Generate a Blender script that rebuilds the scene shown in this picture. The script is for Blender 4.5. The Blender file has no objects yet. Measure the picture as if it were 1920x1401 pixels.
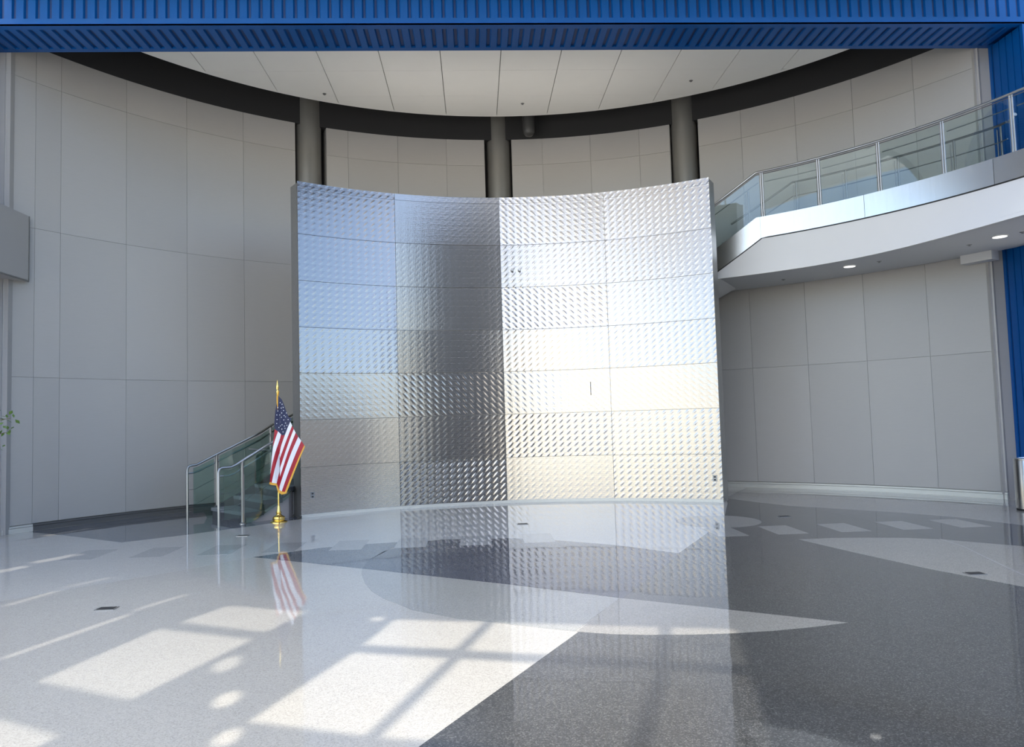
import bpy, bmesh, math, random
from mathutils import Vector, Matrix
from mathutils.geometry import tessellate_polygon
random.seed(7)
SC = bpy.context.scene
COL = SC.collection
D2R = math.pi/180
# ------------------------------------------------------------------ camera
YAW, PITCH, ROLL, FPX = 0.05019, 0.05975, 0.0293, 1376.3
cd = bpy.data.cameras.new('camera'); cam = bpy.data.objects.new('camera', cd); COL.objects.link(cam)
cd.sensor_fit = 'HORIZONTAL'; cd.sensor_width = 36; cd.lens = FPX/1920*36; cd.clip_end = 500
cam.location = (0, 0, 1.6)
F = Vector((math.sin(YAW)*math.cos(PITCH), math.cos(YAW)*math.cos(PITCH), math.sin(PITCH)))
Rv = Vector((math.cos(YAW), -math.sin(YAW), 0)); Uv = Rv.cross(F)
R2 = Rv*math.cos(ROLL)-Uv*math.sin(ROLL); U2 = Rv*math.sin(ROLL)+Uv*math.cos(ROLL)
cam.rotation_euler = Matrix((R2, U2, -F)).transposed().to_euler()
SC.camera = cam
# ------------------------------------------------------------------ light and exposure
SUN_AZ, SUN_EL = 15.35, 45.0
SUN_TO = Vector((-math.sin(SUN_AZ*D2R)*math.cos(SUN_EL*D2R), -math.cos(SUN_AZ*D2R)*math.cos(SUN_EL*D2R), math.sin(SUN_EL*D2R)))
W = bpy.data.worlds.new('world'); SC.world = W; W.use_nodes = True
nt = W.node_tree; nt.nodes.clear()
sky = nt.nodes.new('ShaderNodeTexSky'); sky.sky_type = 'NISHITA'; sky.sun_disc = False
sky.sun_elevation = SUN_EL*D2R
sky.sun_rotation = (180+SUN_AZ)*D2R
sky.air_density = 1.0; sky.dust_density = 1.3; sky.ozone_density = 3.0
bg = nt.nodes.new('ShaderNodeBackground'); bg.inputs[1].default_value = 0.30
wo = nt.nodes.new('ShaderNodeOutputWorld')
nt.links.new(sky.outputs[0], bg.inputs[0]); nt.links.new(bg.outputs[0], wo.inputs[0])
sl = bpy.data.lights.new('sun', 'SUN'); sl.energy = 16.0; sl.angle = 0.2*D2R; sl.color = (1.0, 0.95, 0.87)
so = bpy.data.objects.new('sun', sl); COL.objects.link(so)
so.rotation_euler = SUN_TO.to_track_quat('Z', 'Y').to_euler()
SC.view_settings.view_transform = 'Standard'; SC.view_settings.look = 'None'
SC.view_settings.exposure = 0.42; SC.view_settings.gamma = 1.0; SC.view_settings.use_curve_mapping = False
SC.cycles.max_bounces = 10; SC.cycles.diffuse_bounces = 5; SC.cycles.glossy_bounces = 5
SC.cycles.transparent_max_bounces = 16; SC.cycles.caustics_reflective = False; SC.cycles.caustics_refractive = False
SC.cycles.sample_clamp_indirect = 4.0; SC.cycles.use_denoising = True

# ------------------------------------------------------------------ materials
def base_mat(name):
    m = bpy.data.materials.new(name); m.use_nodes = True
    t = m.node_tree; b = t.nodes['Principled BSDF']
    return m, t, b
def N(t, typ, **kw):
    n = t.nodes.new(typ)
    for k, v in kw.items(): setattr(n, k, v)
    return n
def math_n(t, op, a, b=None):
    n = t.nodes.new('ShaderNodeMath'); n.operation = op
    for i, v in enumerate((a, b)):
        if v is None: continue
        if isinstance(v, (int, float)): n.inputs[i].default_value = v
        else: t.links.new(v, n.inputs[i])
    return n.outputs[0]
def paint(name, col, rough=0.5, metal=0.0, var=0.05, scale=3.0, stretch=(1, 1, 1), bump=0.0, spec=0.5, coat=0.0):
    m, t, b = base_mat(name)
    tc = N(t, 'ShaderNodeTexCoord'); mp = N(t, 'ShaderNodeMapping'); mp.inputs['Scale'].default_value = stretch
    nz = N(t, 'ShaderNodeTexNoise'); nz.inputs['Scale'].default_value = scale; nz.inputs['Detail'].default_value = 4
    t.links.new(tc.outputs['Object'], mp.inputs[0]); t.links.new(mp.outputs[0], nz.inputs['Vector'])
    mx = N(t, 'ShaderNodeMix', data_type='RGBA')
    mx.inputs['A'].default_value = tuple(c*(1-var) for c in col)+(1,)
    mx.inputs['B'].default_value = tuple(min(1, c*(1+var)) for c in col)+(1,)
    t.links.new(nz.outputs['Fac'], mx.inputs['Factor']); t.links.new(mx.outputs['Result'], b.inputs['Base Color'])
    b.inputs['Roughness'].default_value = rough; b.inputs['Metallic'].default_value = metal
    b.inputs['Specular IOR Level'].default_value = spec
    if coat: b.inputs['Coat Weight'].default_value = coat; b.inputs['Coat Roughness'].default_value = 0.08
    if bump:
        bp = N(t, 'ShaderNodeBump'); bp.inputs['Strength'].default_value = bump; bp.inputs['Distance'].default_value = 0.01
        t.links.new(nz.outputs['Fac'], bp.inputs['Height']); t.links.new(bp.outputs[0], b.inputs['Normal'])
    return m
def terrazzo(name, col, dark, light, amt=0.5):
    m, t, b = base_mat(name)
    g = N(t, 'ShaderNodeNewGeometry')
    v = N(t, 'ShaderNodeTexVoronoi'); v.inputs['Scale'].default_value = 150
    t.links.new(g.outputs['Position'], v.inputs['Vector'])
    sx = N(t, 'ShaderNodeSeparateColor'); t.links.new(v.outputs['Color'], sx.inputs[0])
    r = N(t, 'ShaderNodeValToRGB'); e = r.color_ramp.elements
    e[0].position = 0.0; e[0].color = dark+(1,); e[1].position = 1.0; e[1].color = light+(1,)
    e2 = e.new(0.30); e2.color = tuple(col[i]*(1-.12*amt) for i in range(3))+(1,)
    e3 = e.new(0.72); e3.color = tuple(col[i]*(1+.12*amt) for i in range(3))+(1,)
    t.links.new(sx.outputs[0], r.inputs[0])
    n2 = N(t, 'ShaderNodeTexNoise'); n2.inputs['Scale'].default_value = 0.5; n2.inputs['Detail'].default_value = 3
    t.links.new(g.outputs['Position'], n2.inputs['Vector'])
    hs = N(t, 'ShaderNodeHueSaturation'); t.links.new(r.outputs[0], hs.inputs['Color'])
    t.links.new(math_n(t, 'ADD', math_n(t, 'MULTIPLY', n2.outputs['Fac'], 0.12), 0.94), hs.inputs['Value'])
    t.links.new(hs.outputs[0], b.inputs['Base Color'])
    b.inputs['Roughness'].default_value = 0.5; b.inputs['Specular IOR Level'].default_value = 0.35
    b.inputs['Coat Weight'].default_value = 1.0; b.inputs['Coat Roughness'].default_value = 0.035; b.inputs['Coat IOR'].default_value = 1.47
    n3 = N(t, 'ShaderNodeTexNoise'); n3.inputs['Scale'].default_value = 1.6; n3.inputs['Detail'].default_value = 2
    t.links.new(g.outputs['Position'], n3.inputs['Vector'])
    bp = N(t, 'ShaderNodeBump'); bp.inputs['Strength'].default_value = 0.10; bp.inputs['Distance'].default_value = 0.02
    t.links.new(n3.outputs['Fac'], bp.inputs['Height']); t.links.new(bp.outputs[0], b.inputs['Coat Normal'])
    return m
def glass_mat(name, tint, gl=1.0):
    m = bpy.data.materials.new(name); m.use_nodes = True; t = m.node_tree; t.nodes.clear()
    o = N(t, 'ShaderNodeOutputMaterial'); tr = N(t, 'ShaderNodeBsdfTransparent'); gs = N(t, 'ShaderNodeBsdfGlossy')
    tr.inputs[0].default_value = tint+(1,); gs.inputs['Roughness'].default_value = 0.02
    gs.inputs['Color'].default_value = (gl, gl, gl, 1)
    fr = N(t, 'ShaderNodeLayerWeight'); fr.inputs[0].default_value = 0.5
    mx = N(t, 'ShaderNodeMixShader')
    t.links.new(math_n(t, 'ADD', math_n(t, 'MULTIPLY', math_n(t, 'POWER', fr.outputs['Facing'], 4.0), 0.9), 0.07), mx.inputs[0]); t.links.new(tr.outputs[0], mx.inputs[1]); t.links.new(gs.outputs[0], mx.inputs[2])
    t.links.new(mx.outputs[0], o.inputs[0]); return m
def embossed(name):
    """sheet metal with a slanted dimple pattern; the object's colour channels carry the sheet's own finish:
    R = lean of the rolled relief sideways, G = depth of the dimples, B = lean upwards, A = slant of the strokes"""
    m, t, b = base_mat(name)
    oi = N(t, 'ShaderNodeObjectInfo'); sp = N(t, 'ShaderNodeSeparateColor'); t.links.new(oi.outputs['Color'], sp.inputs[0])
    uv = N(t, 'ShaderNodeUVMap'); uv.uv_map = 'uv'; s = N(t, 'ShaderNodeSeparateXYZ'); t.links.new(uv.outputs[0], s.inputs[0])
    u, v = s.outputs[0], s.outputs[1]
    sl_ = math_n(t, 'MULTIPLY', math_n(t, 'SUBTRACT', oi.outputs['Alpha'], 0.5), 1.6)
    uu = math_n(t, 'ADD', u, math_n(t, 'MULTIPLY', math_n(t, 'MULTIPLY', math_n(t, 'SUBTRACT', math_n(t, 'FRACT', math_n(t, 'ADD', math_n(t, 'DIVIDE', v, 0.108), 0.5)), 0.5), 0.108), sl_))
    vv = v
    P = 2*math.pi
    cu = math_n(t, 'ADD', math_n(t, 'MULTIPLY', math_n(t, 'COSINE', math_n(t, 'MULTIPLY', uu, P/0.138)), 0.5), 0.5)
    cv = math_n(t, 'ADD', math_n(t, 'MULTIPLY', math_n(t, 'COSINE', math_n(t, 'MULTIPLY', vv, P/0.108)), 0.5), 0.5)
    dot = math_n(t, 'MULTIPLY', math_n(t, 'POWER', cu, 2.6), math_n(t, 'ADD', 0.35, math_n(t, 'MULTIPLY', math_n(t, 'POWER', cv, 0.9), 0.65)))
    fine = math_n(t, 'MULTIPLY', math_n(t, 'SINE', math_n(t, 'MULTIPLY', math_n(t, 'ADD', u, math_n(t, 'MULTIPLY', v, 0.8)), P/0.034)),
                  math_n(t, 'SINE', math_n(t, 'MULTIPLY', math_n(t, 'SUBTRACT', u, math_n(t, 'MULTIPLY', v, 0.8)), P/0.034)))
    nz = N(t, 'ShaderNodeTexNoise'); nz.inputs['Scale'].default_value = 26; nz.inputs['Detail'].default_value = 2
    t.links.new(uv.outputs[0], nz.inputs['Vector'])
    h = math_n(t, 'ADD', math_n(t, 'MULTIPLY', dot, sp.outputs[1]),
               math_n(t, 'ADD', math_n(t, 'MULTIPLY', fine, 0.035), math_n(t, 'MULTIPLY', nz.outputs['Fac'], 0.10)))
    g = N(t, 'ShaderNodeNewGeometry')
    cr = N(t, 'ShaderNodeVectorMath', operation='CROSS_PRODUCT'); cr.inputs[0].default_value = (0, 0, 1)
    t.links.new(g.outputs['Normal'], cr.inputs[1])
    s1 = N(t, 'ShaderNodeVectorMath', operation='SCALE'); t.links.new(cr.outputs[0], s1.inputs[0])
    t.links.new(math_n(t, 'SUBTRACT', sp.outputs[0], 0.5), s1.inputs['Scale'])
    a1 = N(t, 'ShaderNodeVectorMath', operation='ADD'); t.links.new(g.outputs['Normal'], a1.inputs[0]); t.links.new(s1.outputs[0], a1.inputs[1])
    cx_ = N(t, 'ShaderNodeCombineXYZ'); t.links.new(math_n(t, 'SUBTRACT', sp.outputs[2], 0.5), cx_.inputs[2])
    a2 = N(t, 'ShaderNodeVectorMath', operation='ADD'); t.links.new(a1.outputs[0], a2.inputs[0]); t.links.new(cx_.outputs[0], a2.inputs[1])
    nn = N(t, 'ShaderNodeVectorMath', operation='NORMALIZE'); t.links.new(a2.outputs[0], nn.inputs[0])
    bp = N(t, 'ShaderNodeBump'); bp.inputs['Strength'].default_value = 1.0; bp.inputs['Distance'].default_value = 0.006
    t.links.new(h, bp.inputs['Height']); t.links.new(nn.outputs[0], bp.inputs['Normal'])
    t.links.new(bp.outputs[0], b.inputs['Normal'])
    b.inputs['Base Color'].default_value = (0.40, 0.37, 0.345, 1); b.inputs['Metallic'].default_value = 1
    b.inputs['Roughness'].default_value = 0.16
    return m

M = {}
M['wall'] = paint('composite_wall_panel', (0.44, 0.43, 0.415), 0.40, 0.1, 0.03, 6, (1, 1, 14))
M['wall_b'] = paint('composite_wall_panel_shade', (0.425, 0.415, 0.40), 0.40, 0.1, 0.03, 6, (1, 1, 14))  # slightly darker panel tone, alternated with the first
M['dark'] = paint('dark_recess', (0.020, 0.020, 0.021), 0.8)
M['joint'] = paint('dark_joint', (0.34, 0.335, 0.325), 0.8)
M['column'] = paint('column_grey_metallic', (0.24, 0.235, 0.22), 0.4, 0.4, 0.03)
M['ceil'] = paint('ceiling_panel', (0.88, 0.88, 0.85), 0.55, 0, 0.02)
M['ceilgap'] = paint('ceiling_gap', (0.22, 0.22, 0.21), 0.8)
M['blue'] = paint('blue_enamel', (0.0005, 0.078, 0.30), 0.34, 0, 0.05, spec=0.3)
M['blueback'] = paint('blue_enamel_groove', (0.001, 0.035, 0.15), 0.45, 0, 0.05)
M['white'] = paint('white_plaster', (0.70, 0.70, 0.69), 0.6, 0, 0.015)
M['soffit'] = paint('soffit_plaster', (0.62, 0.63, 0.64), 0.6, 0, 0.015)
M['steel'] = paint('brushed_steel', (0.72, 0.71, 0.69), 0.22, 1, 0.05, 30, (1, 1, 0.05))
M['tube'] = paint('satin_tube_steel', (0.42, 0.42, 0.41), 0.3, 1, 0.03)
M['darksteel'] = paint('shaded_steel', (0.25, 0.25, 0.25), 0.35, 1, 0.03)  # darker steel for inner rails, wall-side rails and cables
M['glass'] = glass_mat('rail_glass', (0.85, 0.91, 0.90), 0.8)
M['stairglass'] = glass_mat('stair_glass', (0.71, 0.82, 0.79), 0.7)
M['tread'] = paint('stair_tread', (0.20, 0.22, 0.24), 0.35, 0, 0.1)
M['treaddark'] = paint('stair_tread_dark', (0.06, 0.065, 0.075), 0.4, 0, 0.1)
M['understair'] = paint('stair_closure', (0.34, 0.31, 0.30), 0.5, 0, 0.03)
M['base'] = paint('metal_base_trim', (0.62, 0.62, 0.58), 0.35, 0.3, 0.05)
M['basedark'] = paint('rubber_base_trim', (0.10, 0.10, 0.10), 0.5, 0, 0.1)
M['gold'] = paint('polished_brass', (0.95, 0.66, 0.20), 0.15, 1, 0.02)
M['fringe'] = paint('gold_fringe', (0.75, 0.40, 0.05), 0.6, 0, 0.2, 60, bump=0.6)
M['red'] = paint('flag_red', (0.36, 0.006, 0.020), 0.55, 0, 0.1, 20)
M['wht'] = paint('flag_white', (0.80, 0.80, 0.84), 0.55, 0, 0.04, 20)
M['navy'] = paint('flag_blue', (0.008, 0.014, 0.06), 0.55, 0, 0.1, 20)
M['emboss'] = embossed('embossed_sheet_metal')
M['edge'] = paint('screen_edge_metal', (0.30, 0.30, 0.29), 0.4, 0.8, 0.1, 20)
M['conc'] = paint('outdoor_concrete', (0.36, 0.355, 0.34), 0.9, 0, 0.08, 0.4)
M['lobby'] = paint('lobby_plaster', (0.72, 0.72, 0.70), 0.7, 0, 0.02)
M['pier'] = paint('lobby_back_wall', (0.16, 0.18, 0.21), 0.6, 0, 0.05)  # dark tone for the unseen walls added for the screen to reflect
M['leaf'] = paint('leaf_green', (0.10, 0.19, 0.03), 0.45, 0, 0.35, 8)
M['bark'] = paint('bark', (0.16, 0.11, 0.07), 0.8, 0, 0.3, 20, bump=0.5)
M['pot'] = paint('pot_grey', (0.12, 0.12, 0.12), 0.5)
M['soil'] = paint('soil', (0.04, 0.03, 0.02), 0.95, 0, 0.4, 30, bump=0.8)
M['plate'] = paint('outlet_plate_metal', (0.30, 0.30, 0.30), 0.35, 0.8)
M['black'] = paint('black_plastic', (0.02, 0.02, 0.02), 0.5)
m, t, b = base_mat('lamp_lens'); b.inputs['Base Color'].default_value = (1, 1, 1, 1)
b.inputs['Emission Color'].default_value = (1, 0.98, 0.92, 1); b.inputs['Emission Strength'].default_value = 1.3; M['lamp'] = m
M['f_mid'] = terrazzo('terrazzo_pale_grey', (0.46, 0.442, 0.402), (0.35, 0.335, 0.305), (0.52, 0.505, 0.465))
M['f_light'] = terrazzo('terrazzo_light', (0.48, 0.47, 0.445), (0.38, 0.375, 0.35), (0.57, 0.56, 0.52))
M['f_tan'] = terrazzo('terrazzo_warm_grey', (0.28, 0.268, 0.242), (0.19, 0.18, 0.165), (0.37, 0.355, 0.32))
M['f_taupe'] = terrazzo('terrazzo_soft_grey', (0.33, 0.33, 0.31), (0.24, 0.24, 0.225), (0.42, 0.415, 0.385))
M['f_tile'] = terrazzo('terrazzo_grey_square', (0.36, 0.36, 0.35), (0.26, 0.26, 0.25), (0.46, 0.455, 0.43))
M['f_dark'] = terrazzo('terrazzo_charcoal', (0.040, 0.042, 0.043), (0.016, 0.017, 0.018), (0.13, 0.132, 0.13), 1.5)
M['f_darker'] = terrazzo('terrazzo_deep_charcoal', (0.045, 0.048, 0.053), (0.020, 0.022, 0.025), (0.12, 0.125, 0.13), 1.5)
M['f_slate'] = terrazzo('terrazzo_slate', (0.085, 0.095, 0.115), (0.05, 0.055, 0.07), (0.22, 0.24, 0.28))
M['f_navy'] = terrazzo('terrazzo_navy', (0.032, 0.040, 0.065), (0.012, 0.016, 0.03), (0.09, 0.10, 0.14))

# ------------------------------------------------------------------ geometry helpers
def tag(o, label=None, cat=None, group=None, kind=None):
    if label: o['label'] = label
    if cat: o['category'] = cat
    if group: o['group'] = group
    if kind: o['kind'] = kind
    return o
class MB:
    def __init__(s): s.v = []; s.f = []; s.uv = {}
    def add(s, vs, fs):
        k = len(s.v); s.v += [tuple(a) for a in vs]; s.f += [tuple(i+k for i in f) for f in fs]
    def box(s, x0, x1, y0, y1, z0, z1):
        s.add([(x0, y0, z0), (x1, y0, z0), (x1, y1, z0), (x0, y1, z0), (x0, y0, z1), (x1, y0, z1), (x1, y1, z1), (x0, y1, z1)],
              [(0, 3, 2, 1), (4, 5, 6, 7), (0, 1, 5, 4), (1, 2, 6, 5), (2, 3, 7, 6), (3, 0, 4, 7)])
    def prism(s, pts, z0, z1):
        n = len(pts); A = sum(pts[i][0]*pts[(i+1) % n][1]-pts[(i+1) % n][0]*pts[i][1] for i in range(n))
        if A < 0: pts = pts[::-1]
        tri = tessellate_polygon([[Vector((p[0], p[1], 0)) for p in pts]])
        vs = [(p[0], p[1], z0) for p in pts]+[(p[0], p[1], z1) for p in pts]; fs = []
        for a, b, c in tri:
            ar = (pts[b][0]-pts[a][0])*(pts[c][1]-pts[a][1])-(pts[c][0]-pts[a][0])*(pts[b][1]-pts[a][1])
            if ar < 0: b, c = c, b
            fs.append((a+n, b+n, c+n)); fs.append((a, c, b))
        for i in range(n): j = (i+1) % n; fs.append((i, j, j+n, i+n))
        s.add(vs, fs)
    def tube(s, pts, r, n=10, cap=True):
        pts = [Vector(p) for p in pts]; k = len(pts); rings = []
        up = Vector((0, 0, 1)); prev = None
        for i, p in enumerate(pts):
            d = (pts[min(i+1, k-1)]-pts[max(i-1, 0)]).normalized()
            if prev is None:
                a = d.cross(up)
                if a.length < 1e-3: a = d.cross(Vector((1, 0, 0)))
            else:
                a = prev-d*prev.dot(d)
            a.normalize(); prev = a; bb = d.cross(a)
            rr = r[i] if isinstance(r, (list, tuple)) else r
            rings.append([p+a*rr*math.cos(2*math.pi*j/n)+bb*rr*math.sin(2*math.pi*j/n) for j in range(n)])
        vs = [q for g in rings for q in g]; fs = []
        for i in range(k-1):
            for j in range(n):
                fs.append((i*n+j, i*n+(j+1) % n, (i+1)*n+(j+1) % n, (i+1)*n+j))
        if cap: fs.append(tuple(range(n))[::-1]); fs.append(tuple((k-1)*n+j for j in range(n)))
        s.add(vs, fs)
    def lathe(s, prof, n=24, c=(0, 0, 0)):
        vs = []; fs = []; k = len(prof)
        for r, z in prof:
            for j in range(n): vs.append((c[0]+r*math.cos(2*math.pi*j/n), c[1]+r*math.sin(2*math.pi*j/n), c[2]+z))
        for i in range(k-1):
            for j in range(n): fs.append((i*n+j, i*n+(j+1) % n, (i+1)*n+(j+1) % n, (i+1)*n+j))
        fs.append(tuple(range(n))[::-1]); fs.append(tuple((k-1)*n+j for j in range(n)))
        s.add(vs, fs)
    def sweep(s, ths, rin, rout, zb, zt, c):
        """closed curved bar: at every angle a quad section rin/rout/zb/zt (numbers or functions of the angle)"""
        g = lambda f, a: f(a) if callable(f) else f
        vs = []; fs = []
        for a in ths:
            ca, sa = math.cos(a*D2R), math.sin(a*D2R); ri, ro, b0, t0 = g(rin, a), g(rout, a), g(zb, a), g(zt, a)
            for r_, z_ in ((ri, b0), (ro, b0), (ro, t0), (ri, t0)): vs.append((c[0]+r_*ca, c[1]+r_*sa, z_))
        for i in range(len(ths)-1):
            for j in range(4): fs.append((i*4+j, i*4+(j+1) % 4, i*4+4+(j+1) % 4, i*4+4+j))
        e = (len(ths)-1)*4; fs.append((3, 2, 1, 0)); fs.append((e, e+1, e+2, e+3))
        s.add(vs, fs)
    def build(s, name, mat, parent=None, smooth=None, recalc=True):
        me = bpy.data.meshes.new(name); me.from_pydata(s.v, [], s.f)
        if recalc:
            bm = bmesh.new(); bm.from_mesh(me); bmesh.ops.recalc_face_normals(bm, faces=bm.faces); bm.to_mesh(me); bm.free()
        me.materials.append(mat)
        if smooth:
            for p in me.polygons: p.use_smooth = True
            bm = bmesh.new(); bm.from_mesh(me)
            for e in bm.edges:
                if len(e.link_faces) == 2 and e.calc_face_angle(0) > smooth*D2R: e.smooth = False
            bm.to_mesh(me); bm.free()
        o = bpy.data.objects.new(name, me); COL.objects.link(o)
        if parent: o.parent = parent
        return o
def empty(name, loc=(0, 0, 0)):
    o = bpy.data.objects.new(name, None); COL.objects.link(o); o.location = loc; o.empty_display_size = 0.2; return o
def rng(a, b, step):
    n = max(1, int(math.ceil(abs(b-a)/step))); return [a+(b-a)*i/n for i in range(n+1)]
C0 = (0.674, 7.2975)
RW = 9.325
def P(r, th, z): return (C0[0]+r*math.cos(th*D2R), C0[1]+r*math.sin(th*D2R), z)

# ------------------------------------------------------------------ floor
fl = MB(); fl.box(-22, 22, -18, 18, -0.2, 0.0)
floor = fl.build('floor', M['f_mid']); tag(floor, kind='structure')
DIAG = [(-8.0, -10.03), (-0.325, 3.723), (0.715, 5.515), (1.205, 6.45), (2.255, 8.359), (3.001, 9.661), (3.587, 10.727), (4.33, 12.7)]
RBAND = [(4.534, 13.412), (4.848, 12.677), (5.158, 12.038), (5.775, 11.43), (6.353, 10.81), (6.807, 10.155), (7.081, 9.325)]
def inlay(name, pts, mat, z, label=None):
    mb = MB(); mb.prism(pts, 0.0002, z); o = mb.build(name, mat, floor)
    if label: o['label'] = label
    return o
wallarc = lambda a, b, r=9.27, st=3: [P(r, x, 0)[:2] for x in rng(a, b, st)]
# pale field under the screen, bounded by the wall
BAND_L = [(-7.0, 4.7), (-4.557, 7.308), (-3.821, 8.043), (-3.299, 8.545), (-2.745, 9.163)]
LT = [(-2.745, 9.163), (-2.045, 9.636), (-1.55, 9.79), (-1.091, 9.869), (-0.491, 9.945), (0.43, 9.842), (1.033, 9.514), (1.639, 9.06), (2.255, 8.359)]
inlay('floor_field', BAND_L+LT[1:]+[(3.001, 9.661), (3.587, 10.727), (4.33, 12.7), (4.53, 13.4)]+wallarc(58, 150)+[(-7.19, 12.0)], M['f_light'], 0.0008, 'paler terrazzo field below the metal screen')
inlay('floor_field', DIAG+RBAND+[(7.15, 8.4), (7.05, 7.2), (7.6, 5.5), (10, 2), (14, -10)], M['f_dark'], 0.0009, 'charcoal terrazzo field')
inlay('floor_field', RBAND+[(7.15, 8.4), (7.05, 7.2), (7.6, 5.5), (12, 3), (12, 9)]+wallarc(12, 58), M['f_tan'], 0.0008, 'warm grey terrazzo along the right wall')
inlay('floor_field', [(-6.346, 11.68), (-5.042, 10.733), (-4.345, 11.259), (-3.588, 11.965), (-3.008, 12.584), (-2.9, 12.9)]+wallarc(112, 148), M['f_slate'], 0.0012, 'slate terrazzo wedge by the stair')
inlay('floor_lens', [(-2.745, 9.163), (-2.045, 9.636), (-1.55, 9.79), (-1.091, 9.869), (-0.7, 9.92), (-1.10, 9.45), (-1.279, 8.697), (-1.29, 8.20)], M['f_slate'], 0.0014, 'slate tip of the dark lens')
ELLU = [(-0.491, 9.945), (-0.75, 9.84), (-1.02, 9.55), (-1.18, 9.2), (-1.279, 8.697), (-1.29, 8.20)]
ELLD = [(-1.29, 8.20), (-1.25, 7.9), (-1.148, 7.459), (-1.03, 7.1), (-0.875, 6.786), (-0.573, 6.331), (-0.206, 6.024), (0.193, 5.8), (0.45, 5.65), (0.69, 5.53)]
inlay('floor_lens', ELLU+[(0.291, 7.135), (1.205, 6.47), (1.235, 6.45)]+[(2.28, 8.345)]+LT[::-1][1:4], M['f_navy'], 0.0014, 'navy terrazzo lens')
inlay('floor_lens', ELLD+[(1.205, 6.45), (0.291, 7.11)], M['f_taupe'], 0.0014, 'soft grey terrazzo below the navy lens')
inlay('floor_lens', [(0.70, 5.52), (0.944, 5.419), (1.217, 5.359), (1.521, 5.322), (1.812, 5.309), (2.11, 5.326), (2.41, 5.37), (2.724, 5.444), (1.205, 6.46)], M['f_tan'], 0.0016, 'pale pointed sliver in the charcoal field')
inlay('floor_lens', [(3.909, 8.95), (4.342, 8.955), (4.75, 8.88), (5.174, 8.769), (5.514, 8.573), (5.804, 8.247), (6.045, 7.983), (6.45, 7.4), (7.05, 6.2), (7.6, 5.3), (5.6, 4.6), (4.709, 6.252), (4.382, 7.08), (4.123, 8.03)], M['f_tan'], 0.0016, 'large pale lens at the right')
RARC = [(5.164, 11.97), (5.356, 11.217), (5.46, 10.302), (5.49, 9.297), (5.478, 8.60)]
inlay('floor_field', RARC+[(5.804, 8.25), (6.045, 7.985), (6.45, 7.4), (7.0, 6.3), (7.05, 7.2), (7.15, 8.4)]+RBAND[::-1][:5], M['f_darker'], 0.0012, 'deeper charcoal band')
inlay('divider_strip', [(5.49, 8.62), (5.43, 8.1), (5.282, 7.6), (5.016, 6.65), (4.83, 6.1), (4.845, 6.1), (5.031, 6.65), (5.297, 7.6), (5.445, 8.1), (5.505, 8.62)], M['f_tile'], 0.0019)
inlay('floor_disc', [(3.48+.60*math.cos(a*D2R), 10.66+.62*math.sin(a*D2R)) for a in range(0, 360, 10)], M['f_tan'], 0.0016)
for x in (3.25, 4.03, 4.86, 5.68, 6.455):
    inlay('floor_tile', [(x-.2, 9.34), (x+.2, 9.34), (x+.2, 10.06), (x-.2, 10.06)], M['f_tan'], 0.0020)
for x in (-5.0, -4.15, -3.32, -2.53, -1.69, -0.88, -0.05, 0.77):
    inlay('floor_tile', [(x-.2, 9.42), (x+.2, 9.42), (x+.2, 10.15), (x-.2, 10.15)], M['f_tile'], 0.0020)

# ------------------------------------------------------------------ round wall with its composite panels
ZR = [0.12, 2.48, 4.945, 7.41, 8.02]
def wall_run(name, th0, th1, seams):
    mb = MB(); mb.sweep(rng(th0, th1, 2), RW+0.035, RW+0.28, 0.0, 8.02, C0)
    w = mb.build(name, M['joint'], None, 30); tag(w, kind='structure')
    ss = [th0]+[s for s in seams if th0+.3 < s < th1-.3]+[th1]; g = 0.014
    for i in range(len(ss)-1):
        for j in range(4):
            mb = MB(); mb.sweep(rng(ss[i]+g, ss[i+1]-g, 1.2), RW, RW+0.03, ZR[j]+.0022, ZR[j+1]-.0022, C0)
            mb.build('wall_panel', M['wall'] if (i+j) % 2 else M['wall_b'], w, 30)
    return w
SE = [63.4+6.8*k for k in range(-6, 14)]
wr = wall_run('wall_right', 29.5, 62.2, SE)
wb = wall_run('wall_back_right', 66.0, 88.15, SE)
wc = wall_run('wall_back_left', 92.0, 113.9, SE)
wl = wall_run('wall_left', 118.0, 150.4, [x for x in SE if x < 146]+[147.5])
# dark slots behind the columns, dark band; unseen lid added on top against light leaks
mb = MB(); mb.sweep(rng(31, 149, 2), RW+0.30, RW+0.5, 0.0, 8.02, C0)
tag(mb.build('wall_back', M['dark'], None, 30), kind='structure')
mb = MB(); mb.sweep(rng(29.6, 150.4, 2), RW+0.01, RW+0.5, 8.021, 9.6, C0)
tag(mb.build('trim_1', M['dark'], None, 30), kind='structure')
mb = MB(); mb.prism([P(RW+.5, x, 0)[:2] for x in rng(24.5, 155.5, 3)], 9.6, 9.8)
tag(mb.build('ceiling_upper', M['dark']), kind='structure')
# baseboards
for nm, a, b_, mt in (('baseboard_right', 29.5, 66, 'base'), ('baseboard_left', 113, 147.4, 'basedark'), ('baseboard_far_left', 147.45, 150.3, 'base')):
    mb = MB(); mb.sweep(rng(a, b_, 2), RW-0.02, RW+0.03, 0.0, 0.075, C0)
    mb.sweep(rng(a, b_, 2), RW-0.012, RW+0.03, 0.08, 0.112, C0)
    tag(mb.build(nm, M[mt], None, 30), kind='structure')
# flat returns that close the round wall against the blue pillars
for nm, xa, xb in (('wall_return_right', 8.74, 9.3), ('wall_return_left', -8.0, -7.36)):
    mb = MB(); mb.box(xa, xb, 11.915, 12.02, 0, 8.02); tag(mb.build(nm, M['wall']), kind='structure')
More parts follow.
